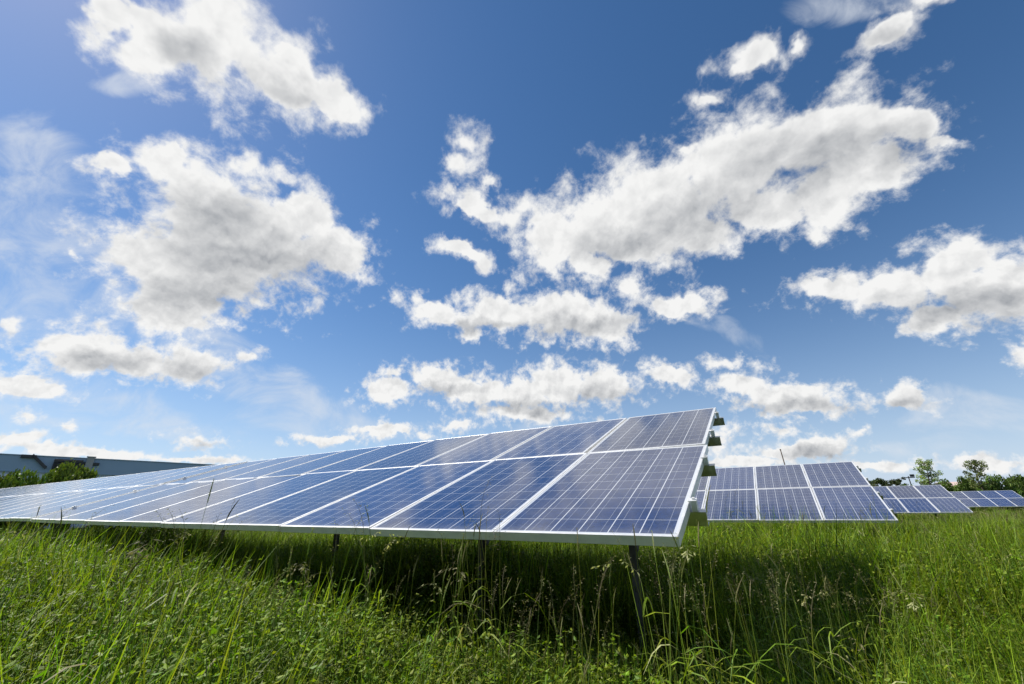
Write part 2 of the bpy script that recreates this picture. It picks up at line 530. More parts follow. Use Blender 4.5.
def rnd_noise(x, y, seed=0):
    """cheap smooth 2-D noise for numpy arrays"""
    s = 0
    rg = np.random.RandomState(seed)
    for k in range(6):
        a = rg.uniform(0, 6.28); f = rg.uniform(0.6, 1.6); ph = rg.uniform(0, 6.28)
        s = s + np.sin((x * np.cos(a) + y * np.sin(a)) * f + ph)
    return s / 6


def terrain(x, y):
    x = np.asarray(x, float); y = np.asarray(y, float)
    r = np.hypot(x, y)
    rise = 0.011 * np.clip(r - 18, 0, 42) + 0.0025 * np.clip(r - 60, 0, 400)
    bump = 0.05 * rnd_noise(x * 0.55, y * 0.55, 3) + 0.10 * rnd_noise(x * 0.08, y * 0.08, 4) * np.clip((r - 8) / 20, 0, 1)
    return rise + bump


# ------------------------------------------------------------------ ground
def build_ground():
    rings = np.concatenate([[0.0], np.geomspace(0.5, 900, 90)])
    na = 180
    vs = [(0, 0, float(terrain(0, 0)))]
    for r in rings[1:]:
        a = np.linspace(0, 2 * np.pi, na, endpoint=False)
        x, y = r * np.sin(a), r * np.cos(a)
        z = terrain(x, y)
        vs += list(zip(x.tolist(), y.tolist(), z.tolist()))
    fs = [(0, 1 + (i + 1) % na, 1 + i) for i in range(na)]
    for k in range(len(rings) - 2):
        b0, b1 = 1 + k * na, 1 + (k + 1) * na
        for i in range(na):
            j = (i + 1) % na
            fs.append((b0 + i, b0 + j, b1 + j, b1 + i))
    me = bpy.data.meshes.new('ground')
    me.from_pydata(vs, [], fs)
    for p in me.polygons:
        p.use_smooth = True
    o = link_mesh('ground', me, ground_mat())
    me.update()
    if me.polygons[0].normal.z < 0:
        me.flip_normals()
    tag(o, kind='structure')


build_ground()

# ------------------------------------------------------------------ solar arrays
RA = Vector((-0.86287364, 0.50521573, 0.01435741))      # along a row, to the left and away
UB = Vector((0.47072826, 0.80397141, 0.36337981))       # up the slope of a table
PW, PH = 1.01, 1.67
SHIFT = Vector((0, 0, CAMZ))


def panel_mesh():
    bm = bmesh.new()
    w, h = PANEL_W / 2 - 0.012, PANEL_H / 2 - 0.012
    bm_box(bm, (0, 0, -0.005), (w, 0, 0), (0, h, 0), (0, 0, 0.003))
    bmesh.ops.recalc_face_normals(bm, faces=bm.faces)
    me = bpy.data.meshes.new('solar_panel'); bm.to_mesh(me); bm.free()
    me.materials.append(M_CELL)
    return me


def frame_mesh():
    bm = bmesh.new()
    W, H, L, D = PANEL_W / 2, PANEL_H / 2, 0.013, 0.048
    for s in (-1, 1):
        bm_box(bm, (s * (W - L / 2), 0, -D / 2), (L / 2, 0, 0), (0, H, 0), (0, 0, D / 2))
        bm_box(bm, (0, s * (H - L / 2), -D / 2 - 0.0004), (W - L, 0, 0), (0, L / 2, 0), (0, 0, D / 2))
    bmesh.ops.bevel(bm, geom=[e for e in bm.edges], offset=0.0012, segments=1, affect='EDGES')
    bmesh.ops.recalc_face_normals(bm, faces=bm.faces)
    me = bpy.data.meshes.new('frame'); bm.to_mesh(me); bm.free()
    me.materials.append(M_ALU)
    return me


ME_PANEL, ME_FRAME = panel_mesh(), frame_mesh()
PLAN = []           # table outlines in plan, for the grass below them


def solar_array(label, b0, t0, b1, t1, n, posts):
    """b0,t0: bottom and top of the right end, b1,t1: of the left end; n columns of two panels"""
    b0, t0, b1, t1 = (Vector(v) for v in (b0, t0, b1, t1))

    def S(a, b):
        w = a / n
        B = b0.lerp(b1, w); T = t0.lerp(t1, w)
        return B.lerp(T, b / 2)

    mid = S(n / 2, 1)
    base = Vector((mid.x, mid.y, float(terrain(mid.x, mid.y))))
    root = empty('solar_array', base)
    tag(root, label, 'solar array', 'rows of solar panels in the meadow')

    def frame_at(a, b):
        ex = (S(a, b) - S(a + 0.01, b)).normalized()
        ey = (S(a, b + 0.01) - S(a, b)).normalized()
        ez = ex.cross(ey).normalized()
        ey = ez.cross(ex)
        return ex, ey, ez

    for i in range(n):
        for j in range(2):
            c = S(i + 0.5, j + 0.5)
            ex, ey, ez = frame_at(i + 0.5, j + 0.5)
            rng = random.Random(i * 7 + j)
            ez = (ez + ex * rng.uniform(-.0035, .0035) + ey * rng.uniform(-.003, .003)).normalized()
            ex = ey.cross(ez).normalized(); ey = ez.cross(ex)
            mt = Matrix.Identity(4)
            for k in range(3):
                mt[k][0], mt[k][1], mt[k][2] = ex[k], ey[k], ez[k]
            mt.translation = c - base
            p = link_mesh('solar_panel', ME_PANEL, None, root)
            p.matrix_local = mt
            link_mesh('frame', ME_FRAME, None, p)

    # four C-shaped purlins below the panels, poking out at the ends
    E = 0.068
    C = [(0, 0), (0.05, 0), (0.05, -0.004), (0.004, -0.004), (0.004, -0.071), (0.05, -0.071), (0.05, -0.075), (0, -0.075)]
    for b in (0.25, 0.75, 1.25, 1.75):
        ex, ey, ez = frame_at(n / 2, b)
        q0 = S(0, b) + (S(0, b) - S(n, b)).normalized() * E - ez * 0.0495 - base
        q1 = S(n, b) + (S(n, b) - S(0, b)).normalized() * 0.012 - ez * 0.0495 - base
        bm = bmesh.new()
        bm_extrude_profile(bm, C, q0, q1, ey, ez)
        bm_obj('purlin', bm, M_GALV, root)
        # end clamp holding the outer frame
        ex, ey, ez = frame_at(0, b)
        k = S(0, b) + ex * 0.016 - base + ey * 0.02
        bm = bmesh.new()
        bm_box(bm, k - ez * 0.0215, ex * 0.014, ey * 0.022, ez * 0.0255)
        bm_box(bm, k + ez * 0.008 + ex * -0.006, ex * 0.022, ey * 0.022, ez * 0.0035)
        bm_box(bm, k + ez * 0.016, ex * 0.007, ey * 0.007, ez * 0.005)
        bm_obj('clamp', bm, M_ALU, root)

    # sloping rafters on single posts with a strut
    for a in posts:
        ex, ey, ez = frame_at(a, 1)
        off = ez * (0.0495 + 0.09 + 0.045)
        bm = bmesh.new()
        bm_box(bm, (S(a, 0.32) + S(a, 1.86)) / 2 - off - base, ex * 0.03, (S(a, 1.86) - S(a, 0.32)) / 2, ez * 0.044)
        bm_obj('rafter', bm, M_GALV, root)
        pb = 0.78 if a < 3 or n > 9 else 1.3
        top = S(a, pb) - ez * 0.225
        gz = float(terrain(top.x, top.y))
        hx = Vector((ex.x, ex.y, 0)).normalized(); hy = Vector((-hx.y, hx.x, 0))
        bm = bmesh.new()
        pr = [(-.022, -.03), (.022, -.03), (.022, -.025), (.003, -.025), (.003, .025), (.022, .025), (.022, .03), (-.022, .03), (-.022, .025), (-.003, .025), (-.003, -.025), (-.022, -.025)]
        bm_extrude_profile(bm, pr, Vector((top.x, top.y, gz - 0.4)) - base, top + Vector((0, 0, 0.03)) - base, hx, hy)
        bm_obj('post', bm, M_POST, root)
        s0 = Vector((top.x, top.y, top.z - 0.42)) + hy * (0.05 if pb < 1 else -0.05)
        s1 = S(a, 1.42 if pb < 1 else 0.72) - ez * 0.20
        bm = bmesh.new()
        d = (s1 - s0)
        side = hx * 0.02
        up = d.cross(hx).normalized() * 0.02
        bm_box(bm, (s0 + s1) / 2 - base, d / 2, side, up)
        bm_obj('brace', bm, M_POST, root)
    PLAN.append([S(0, 0), S(n, 0), S(n, 2), S(0, 2)])
    return root


def V(*a):
    return Vector(a) + SHIFT


o1 = V(0.7449, 2.1433, -0.0997)
L1B, L1T = V(-6.9672, 6.7281, 0.1188), V(-5.7793, 9.462, 1.1879)
solar_array('nearest solar array, its blue panels filling the middle, purlin ends poking out on the right',
            o1, o1 + UB * 2 * PH, L1B, L1T, 9, (0.6, 1.95, 4.8, 7.6))
gap = RA * 0.06 + Vector((0, 0, 0.012))
n0 = 19
solar_array('pale glaring solar array at the far left, in front of the blue warehouse',
            L1B + gap, L1T + gap, L1B + gap + RA * n0 * PW, L1T + gap + RA * n0 * PW, n0, [0.8 + 2.84 * k for k in range(7)])
for lab, o, n, p0 in (
        ('second solar array, standing just right of the nearest one in tall grass', V(6.2387, 7.6332, -0.1695), 9, 1.4),
        ('small third solar array with dark posts, below the two thin trees', V(18.6029, 18.943, -0.1781), 9, 0.9),
        ('smallest and farthest solar array, in front of the hedge on the right', V(38.1986, 34.0289, 0.0132), 9, 0.8)):
    solar_array(lab, o, o + UB * 2 * PH, o + RA * n * PW, o + UB * 2 * PH + RA * n * PW, n, [p0 + 2.84 * k for k in range(3)])


# ------------------------------------------------------------------ warehouse on the left
def paint_mat(name, col, col2, rough=0.5, seam=None):
    mt, g, out = new_mat(name)
    tc = g.n('ShaderNodeTexCoord')
    n = g.noise(tc.outputs['Object'], 0.6, 6, 0.6).outputs['Fac']
    c = g.mix(n, col, col2)
    p = principled(g, out, Base_Color=c, Roughness=rough, Metallic=0.1)
    if seam:
        sep = g.n('ShaderNodeSeparateXYZ'); g.link(tc.outputs['Object'], sep.inputs[0])
        wv = g.math('SINE', g.math('MULTIPLY', sep.outputs[0], seam))
        bp = g.n('ShaderNodeBump'); bp.inputs['Strength'].default_value = 0.4; bp.inputs['Distance'].default_value = 0.05
        g.link(wv, bp.inputs['Height']); g.link(bp.outputs[0], p.inputs['Normal'])
    return mt


def at_az(az, r, el=None):
    a = R(az)
    x, y = math.sin(a) * r, math.cos(a) * r
    z = CAMZ + r * math.tan(R(el)) if el is not None else float(terrain(x, y))
    return Vector((x, y, z))


def build_warehouse():
    A = at_az(-62, 64, 0); B = at_az(-31.5, 61.5, 0)
    ex = Vector((B.x - A.x, B.y - A.y, 0)); L = ex.length; ex.normalize()
    ez = Vector((0, 0, 1)); ey = ez.cross(ex)               # away from the viewer
    gz = float(terrain(A.x, A.y)) - 0.5
    base = Vector((A.x, A.y, gz))
    topz = CAMZ + 61 * math.tan(R(5.72)) - gz
    root = empty('warehouse', base)
    root.rotation_euler = (0, 0, math.atan2(ex.y, ex.x))
    tag(root, 'long low blue grey metal warehouse behind the shrubs at the far left', 'building')
    Dp = 34
    wall = paint_mat('blue_grey_sheet_wall', (0.46, 0.54, 0.70), (0.51, 0.58, 0.74), 0.5, 20)
    band = paint_mat('dark_blue_fascia', (0.22, 0.32, 0.44), (0.25, 0.35, 0.48), 0.4)
    dark = paint_mat('dark_vent_metal', (0.03, 0.032, 0.036), (0.05, 0.05, 0.055), 0.5)
    roofm = paint_mat('grey_roof_sheet', (0.25, 0.26, 0.27), (0.32, 0.33, 0.34), 0.6)
    hb = topz - 1.45
    bm = bmesh.new(); bm_box(bm, (L / 2, Dp / 2, hb / 2), (L / 2, 0, 0), (0, Dp / 2, 0), (0, 0, hb / 2)); bm_obj('wall', bm, wall, root)
    bm = bmesh.new()
    bm_box(bm, (L / 2, Dp / 2, hb + 0.72), (L / 2 + 0.12, 0, 0), (0, Dp / 2 + 0.12, 0), (0, 0, 0.715))
    bm_box(bm, (L / 2, Dp / 2, hb + 1.47), (L / 2 + 0.2, 0, 0), (0, Dp / 2 + 0.2, 0), (0, 0, 0.03))
    bm_box(bm, (L / 2, -0.14, hb + 0.02), (L / 2 + 0.1, 0, 0), (0, 0.05, 0), (0, 0, 0.04))
    bm_obj('fascia', bm, band, root)
    bm = bmesh.new(); bm_box(bm, (L / 2, Dp / 2, hb + 1.53), (L / 2 - 0.3, 0, 0), (0, Dp / 2 - 0.3, 0), (0, 0, 0.03)); bm_obj('roof', bm, roofm, root)

    def along(az):
        # where the sight line at this azimuth meets the front wall
        d = Vector((math.sin(R(az)), math.cos(R(az))))
        det = d.x * -ex.y + ex.x * d.y
        t = (A.x * -ex.y + ex.x * A.y) / det
        return (Vector((d.x * t, d.y * t, 0)) - Vector((A.x, A.y, 0))).dot(ex)
    # louvred vent box high on the wall
    x = along(-45.3)
    bm = bmesh.new()
    bm_box(bm, (x, -0.32, hb + 0.62), (1.0, 0, 0), (0, 0.17, 0), (0, 0, 0.62))
    for k in range(7):
        bm_box(bm, (x, -0.53, hb + 0.14 + k * 0.16), (0.95, 0, 0), (0, 0.04, -0.03), (0, 0.01, 0.012))
    bm_box(bm, (x + 1.6, -0.25, hb + 0.95), (0.6, 0, 0), (0, 0.1, 0), (0, 0, 0.12))
    bm_obj('louvre_vent', bm, dark, root)
    # slanting duct with a bracket
    x0, x1 = along(-47.7), along(-46.6)
    bm = bmesh.new()
    d = Vector((x1 - x0, 0, -1.1))
    bm_box(bm, ((x0 + x1) / 2, -0.3, hb + 0.95), d / 2, (0, 0.1, 0), (0.05, 0, 0.11))
    bm_box(bm, (x0 - 0.2, -0.28, hb + 1.36), (0.5, 0, 0), (0, 0.12, 0), (0, 0, 0.14))
    bm_obj('duct', bm, dark, root)
    # small grey flue
    x = along(-43.9)
    bm = bmesh.new()
    bm_box(bm, (x, -0.35, hb + 0.85), (0.26, 0, 0), (0, 0.2, 0), (0, 0, 0.70))
    bm_box(bm, (x, -0.35, hb + 1.58), (0.34, 0, 0), (0, 0.26, 0), (0, 0, 0.04))
    bm_obj('flue', bm, roofm, root)


build_warehouse()


# ------------------------------------------------------------------ shrubs and trees
def quads_mesh(name, pos, nrm_seed, size, cols, mat, rs, narrow=0.55):
    """n loose leaf faces (diamonds) at pos with random orientation"""
    n = len(pos)
    q = rs.normal(size=(n, 3)); q /= np.linalg.norm(q, axis=1)[:, None]
    up = rs.normal(size=(n, 3)); b = np.cross(q, up); b /= np.linalg.norm(b, axis=1)[:, None]
    t = np.cross(q, b)
    s = size[:, None]
    v = np.stack([pos - t * s, pos + b * s * narrow + q * s * 0.15, pos + t * s, pos - b * s * narrow + q * s * 0.15], 1).reshape(-1, 3)
    me = bpy.data.meshes.new(name)
    me.vertices.add(4 * n); me.vertices.foreach_set('co', v.ravel())
    me.loops.add(4 * n); me.loops.foreach_set('vertex_index', np.arange(4 * n))
    me.polygons.add(n); me.polygons.foreach_set('loop_start', np.arange(n) * 4)
    at = me.attributes.new('tone', 'FLOAT_COLOR', 'FACE')
    at.data.foreach_set('color', np.concatenate([cols, np.ones((n, 1))], 1).ravel())
    me.update(); me.validate()
    me.materials.append(mat)
    return me


def limb(bm, p0, p1, r0, r1, seg=6):
    d = (p1 - p0).normalized()
    u = d.orthogonal().normalized(); w = d.cross(u)
    a = [bm.verts.new(p0 + (u * math.cos(k * 6.283 / seg) + w * math.sin(k * 6.283 / seg)) * r0) for k in range(seg)]
    b = [bm.verts.new(p1 + (u * math.cos(k * 6.283 / seg) + w * math.sin(k * 6.283 / seg)) * r1) for k in range(seg)]
    for k in range(seg):
        bm.faces.new((a[k], a[(k + 1) % seg], b[(k + 1) % seg], b[k]))
    bm.faces.new(b); bm.faces.new(a[::-1])


def make_tree(label, loc, h, spread, seed, clumps=26, leaves=2600, leaf=0.16, base_c=(0.09, 0.14, 0.03), start=0.3, cat='tree', group=None, name='tree'):
    rs = np.random.RandomState(seed); rn = random.Random(seed)
    root = empty(name, loc); tag(root, label, cat, group)
    bm = bmesh.new()
    tr = 0.018 * h + 0.04
    pts = [Vector((0, 0, -0.3))]
    for k in range(1, 6):
        pts.append(Vector((rn.uniform(-.02, .02) * h * k / 3, rn.uniform(-.02, .02) * h * k / 3, h * 0.9 * k / 5)))
    for k in range(5):
        limb(bm, pts[k], pts[k + 1], tr * (1 - k * .18), tr * (1 - (k + 1) * .18))
    cpos, crad = [], []
    for c in range(clumps):
        t = start + (1 - start) * (c + rn.random()) / clumps
        k = min(4, int(t * 5)); f = t * 5 - k
        p = pts[k].lerp(pts[k + 1], f)
        ang = c * 2.4 + rn.uniform(-.5, .5)
        reach = spread * (math.sin(math.pi * min(1, (1.05 - t) / (1.15 - start))) ** 0.7 + 0.12) * rn.uniform(0.35, 1.1)
        e = p + Vector((math.cos(ang) * reach, math.sin(ang) * reach, reach * rn.uniform(0.2, 0.8)))
        limb(bm, p, e, tr * 0.35 * (1.1 - t) + 0.012, 0.01, 4)
        cpos.append(e); crad.append(rn.uniform(0.10, 0.3) * spread + 0.12)
        cpos.append(p.lerp(e, 0.6)); crad.append(rn.uniform(0.08, 0.16) * spread + 0.08)
    bm_obj('trunk', bm, M_BARK, root)
    cpos = np.array([tuple(c) for c in cpos]); crad = np.array(crad)
    idx = rs.choice(len(cpos), leaves, p=crad ** 1.5 / (crad ** 1.5).sum())
    g = rs.normal(size=(leaves, 3)); g /= np.linalg.norm(g, axis=1)[:, None]
    pos = cpos[idx] + g * (crad[idx] * rs.uniform(0.2, 1, leaves) ** 0.5)[:, None] * np.array([1, 1, .75])
    tone = rs.uniform(0.6, 1.35, len(cpos))[idx] * rs.uniform(0.8, 1.2, leaves)
    cols = np.array(base_c) * tone[:, None] * (1 + rs.uniform(-.15, .15, (leaves, 3)))
    link_mesh('crown', quads_mesh('crown', pos, 0, rs.uniform(0.6, 1.2, leaves) * leaf, cols, M_CROWN, rs), None, root)
    return root


def shrub_meshes(seed, leaves=9000, leaf=0.055, base_c=(0.11, 0.18, 0.025), lobes=22):
    """unit shrub about 2 wide and 1 high: foliage mesh and stem mesh"""
    rs = np.random.RandomState(seed)
    c = np.stack([rs.normal(0, .42, lobes), rs.normal(0, .42, lobes), rs.uniform(.2, .82, lobes)], 1)
    c[:, 2] *= np.clip(1.15 - (c[:, 0] ** 2 + c[:, 1] ** 2) * 0.55, .25, 1)
    r = rs.uniform(.16, .36, lobes)
    idx = rs.choice(lobes, leaves, p=r ** 2 / (r ** 2).sum())
    g = rs.normal(size=(leaves, 3)); g /= np.linalg.norm(g, axis=1)[:, None]
    pos = c[idx] + g * (r[idx] * rs.uniform(.3, 1, leaves) ** .4)[:, None] * np.array([1, 1, .8])
    spr = rs.rand(leaves) < 0.06
    pos[spr] += g[spr] * 0.07
    pos[:, 2] = np.abs(pos[:, 2])
    pos[:, 2] *= 1.0 / np.percentile(pos[:, 2], 99.8)
    c[:, 2] = np.minimum(c[:, 2], .7)
    tone = rs.uniform(.65, 1.35, lobes)[idx] * rs.uniform(.75, 1.25, leaves)
    cols = np.array(base_c) * tone[:, None] * (1 + rs.uniform(-.12, .12, (leaves, 3)))
    fol = quads_mesh('foliage', pos, 0, rs.uniform(.5, 1.1, leaves) * leaf, cols, M_CROWN, rs)
    bm = bmesh.new()
    for k in range(7):
        e = Vector(c[k]); limb(bm, Vector((e.x * .2, e.y * .2, -.15)), e, .03, .008, 4)
    bmesh.ops.recalc_face_normals(bm, faces=bm.faces)
    st = bpy.data.meshes.new('stem'); bm.to_mesh(st); bm.free(); st.materials.append(M_BARK)
    return fol, st


SHRUB = [shrub_meshes(11 + k) for k in range(4)]
SHRUB_DARK = [shrub_meshes(31 + k, 9000, .055, (0.105, 0.165, 0.028)) for k in range(3)]


def shrub(label, loc, w, h, rot, meshes, group, cat='shrub', name='shrub'):
    root = empty(name, loc); tag(root, label, cat, group)
    root.rotation_euler = (0, 0, rot)
    for nm, me in zip(('foliage', 'stem'), meshes):
        o = link_mesh(nm, me, None, root)
        o.scale = (w / 2, w / 2, h)
    return root


rn = random.Random(5)
# shrubs between the left array and the warehouse: (azimuth, distance, top elevation, width)
for az, r, el, w, lab, k in (
        (-44.7, 40, 5.2, 3.4, 'tallest round green shrub, nearest the flue of the blue warehouse', 0),
        (-46.5, 41, 4.9, 3.0, 'green shrub below the dark louvred vent of the warehouse', 1),
        (-48.2, 42, 4.25, 3.0, 'low green shrub at the left picture edge, before the warehouse wall', 2),
        (-50.2, 42, 3.9, 3.4, 'low green shrub left of the other shrubs along the warehouse', 3)):
    p = at_az(az, r); h = CAMZ + r * math.tan(R(el)) - p.z
    shrub(lab, p, w, h, rn.uniform(0, 6), SHRUB[k], 'shrubs before the warehouse')

# the hedge behind the far right array: separate bushes
hedge = [(36.6, 74, 1.9), (38.2, 72, 1.9), (39.6, 72, 1.9), (40.9, 71, 2.1), (42.1, 70, 2.3), (43.4, 70, 2.35), (44.6, 69, 2.5), (45.9, 68, 2.4), (47.1, 68, 2.5), (48.3, 67, 2.4), (49.8, 66, 2.3), (51.6, 66, 2.3), (53.6, 65, 2.4), (56, 64, 2.4)]
lab_h = ['dark bush behind the second array, the leftmost of the hedge', 'dark bush in the hedge left of the thinner left tree', 'dark bush at the foot of the left thin tree, on its left side',
         'dark bush around the trunk of the left thin tree', 'low dark bush just right of the left thin tree', 'round dark bush in the hedge between the two thin trees', 'dark bush around the foot of the right thin tree',
         'dark bush in the hedge just right of the right thin tree', 'dark bush in the hedge at the right picture edge, two right of the right tree'] + ['dark hedge bush past the right edge of the picture, number unseen'] * 5
for i, (az, r, el) in enumerate(hedge):
    if i >= 9:
        lab_h[i] = 'dark hedge bush beyond the right edge of the view'
    p = at_az(az, r); h = CAMZ + r * math.tan(R(el)) - p.z
    shrub(lab_h[i], p, rn.uniform(3.0, 3.8), h, rn.uniform(0, 6), SHRUB_DARK[i % 3], 'bushes of the hedge on the right')
# nearer low bushes in front of the hedge, lighter
for az, r, el, w, lab in ((42.1, 62, 1.45, 2.6, 'paler low bush under the left thin tree, behind the third array'), (46.4, 60, 1.0, 3.2, 'paler bush before the hedge below the right thin tree'),
                          (44.6, 61, 1.1, 2.8, 'paler bush before the hedge between the trees')):
    p = at_az(az, r); h = CAMZ + r * math.tan(R(el)) - p.z
    shrub(lab, p, w, h, rn.uniform(0, 6), SHRUB[1], 'bushes of the hedge on the right')

p = at_az(42.4, 66)
make_tree('thin pale green tree, the left one of two, above the third array', p, CAMZ + 66 * math.tan(R(4.45)) - p.z, 0.95, 21, 40, 2900, .085, (0.19, 0.24, 0.07), 0.36, group='thin trees on the right')
p = at_az(45.6, 66)
make_tree('thin darker green tree, the right one of two, with a bare dark trunk', p, CAMZ + 66 * math.tan(R(4.2)) - p.z, 0.85, 27, 34, 2300, .085, (0.16, 0.23, 0.07), 0.42, group='thin trees on the right')
p = at_az(38.5, 90)
make_tree('small dark round tree peeping over the top corner of the second array', p, CAMZ + 90 * math.tan(R(2.9)) - p.z, 1.25, 33, 22, 2600, .13, (0.05, 0.075, 0.025), 0.5)
p = at_az(39.9, 90)
make_tree('small dark spreading tree behind the third array, left of the thin trees', p, CAMZ + 90 * math.tan(R(2.75)) - p.z, 1.35, 35, 22, 2600, .13, (0.05, 0.075, 0.025), 0.5)


def build_pole():
    p = at_az(41.0, 85)
    h = CAMZ + 85 * math.tan(R(2.9)) - p.z
    root = empty('signal_mast', p); tag(root, 'slim dark mast with two short arms left of the left thin tree', 'mast')
    dk = metal_mat('dark_painted_steel', (0.05, 0.055, 0.06), 0.6, 0.3)
    bm = bmesh.new(); limb(bm, Vector((0, 0, -.3)), Vector((0, 0, h)), .09, .06, 8); bm_obj('pole', bm, dk, root)
    bm = bmesh.new(); bm_box(bm, (0, 0, h - .2), (.55, -.4, .0), (.03, .05, 0), (0, 0, .06)); bm_box(bm, (.35, -.25, h + .05), (.22, -.1, 0), (.08, .12, 0), (0, 0, .16)); bm_obj('crossarm', bm, dk, root)


build_pole()


def build_thin_pole():
    d = direction(780.5, 450); r = 40.0
    k = r / math.hypot(d.x, d.y)
    x, y, top = d.x * k, d.y * k, CAMZ + d.z * k
    gz = float(terrain(x, y))
    root = empty('thin_pole', (x, y, gz)); tag(root, 'thin brown leaning pole sticking up behind the top of the second array', 'pole')
    wd = metal_mat('weathered_wood', (0.16, 0.11, 0.08), 0.8, 0.0)
    lean = Vector((0.25, 0, 0))
    bm = bmesh.new(); limb(bm, lean + Vector((0, 0, -.3)), Vector((0, 0, top - gz)), .055, .035, 7); bm_obj('shaft', bm, wd, root)
    bm = bmesh.new(); limb(bm, Vector((0, 0, top - gz - .02)), Vector((-.01, 0, top - gz + .07)), .055, .05, 7); bm_obj('cap', bm, wd, root)


build_thin_pole()


def build_far_house():
    p = at_az(43.7, 120)
    root = empty('far_house', p)
    root.rotation_euler = (0, 0, R(-44))
    tag(root, 'tiny pale house with a pinkish roof just over the hedge between the two trees', 'house')
    w = paint_mat('pale_render', (0.5, 0.47, 0.43), (0.58, 0.55, 0.5), 0.8)
    rm = paint_mat('faded_clay_roof', (0.40, 0.30, 0.27), (0.48, 0.37, 0.34), 0.8)
    hz = CAMZ + 120 * math.tan(R(2.2)) - p.z
    bm = bmesh.new(); bm_box(bm, (0, 0, (hz - .95) / 2 - .3), (1.9, 0, 0), (0, 1.6, 0), (0, 0, (hz - .95) / 2 + .3)); bm_obj('wall', bm, w, root)
    bm = bmesh.new()
    bm_extrude_profile(bm, [(-1.9, -1.0), (1.9, -1.0), (0, 0)], (-2.1, 0, hz), (2.1, 0, hz), (0, 1, 0), (0, 0, 1)); bm_obj('roof', bm, rm, root)


build_far_house()


# ------------------------------------------------------------------ meadow grass
class Blades:
    """collects triangles/quads of grass with a colour per face"""
    def __init__(s):
        s.v, s.f, s.c = [], [], []

    def ribbon(s, pts, widths, side, col, col_tip=None):
        i0 = len(s.v)
        for p, w in zip(pts, widths):
            s.v.append(p - side * w); s.v.append(p + side * w)
        n = len(pts)
        for k in range(n - 1):
            a = i0 + 2 * k
            s.f.append((a, a + 1, a + 3, a + 2))
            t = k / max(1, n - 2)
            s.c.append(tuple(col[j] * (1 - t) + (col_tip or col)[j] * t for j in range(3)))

    def leaf(s, p, d, side, L, w, col):
        i0 = len(s.v)
        nrm = d.cross(side)
        s.v += [p, p + d * L * .5 + side * w + nrm * w * .3, p + d * L, p + d * L * .5 - side * w + nrm * w * .3]
        s.f.append((i0, i0 + 1, i0 + 2, i0 + 3)); s.c.append(col)

    def tube(s, pts, radii, col, col2=None):
        i0 = len(s.v)
        for p, r in zip(pts, radii):
            for k in range(3):
                s.v.append(p + Vector((math.cos(k * 2.094) * r, math.sin(k * 2.094) * r, 0)))
        for k in range(len(pts) - 1):
            t = k / max(1, len(pts) - 2)
            c = tuple(col[j] * (1 - t) + (col2 or col)[j] * t for j in range(3))
            for j in range(3):
                a = i0 + 3 * k + j; b = i0 + 3 * k + (j + 1) % 3
                s.f.append((a, b, b + 3, a + 3)); s.c.append(c)

    def mesh(s, name):
        me = bpy.data.meshes.new(name)
        me.from_pydata([tuple(v) for v in s.v], [], s.f)
        at = me.attributes.new('tone', 'FLOAT_COLOR', 'FACE')
        at.data.foreach_set('color', np.array([(*c, 1) for c in s.c]).ravel())
        me.materials.append(M_GRASS)
        me.update()
        return me


G_MID, G_LIGHT, G_DARK = (0.106, 0.176, 0.007), (0.210, 0.275, 0.015), (0.030, 0.068, 0.004)
G_STEM, G_STRAW, G_PURPLE = (0.165, 0.225, 0.04), (0.29, 0.28, 0.13), (0.15, 0.13, 0.065)


def rcol(rn, *cols):
    a, b = rn.choice(cols), rn.choice(cols)
    t = rn.random(); k = rn.uniform(.8, 1.2)
    return tuple((a[i] * (1 - t) + b[i] * t) * k for i in range(3))


def blade(B, rn, base, h, w, lean, col, segs=5):
    ang = rn.uniform(0, 6.283)
    out = Vector((math.cos(ang), math.sin(ang), 0)); side = Vector((-out.y, out.x, 0))
    side = (side + out * rn.uniform(-.5, .5)).normalized()
    pts, ws = [], []
    for k in range(segs):
        t = k / (segs - 1)
        droop = lean * t * t
        pts.append(base + out * (h * (droop + .08 * t)) + Vector((0, 0, h * (t - .45 * droop * t * lean))))
        ws.append(w * (1 - t) ** .6 * (0.7 + .6 * min(1, t * 3)) + .0003)
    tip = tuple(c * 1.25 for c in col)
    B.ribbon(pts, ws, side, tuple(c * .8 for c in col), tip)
    return pts


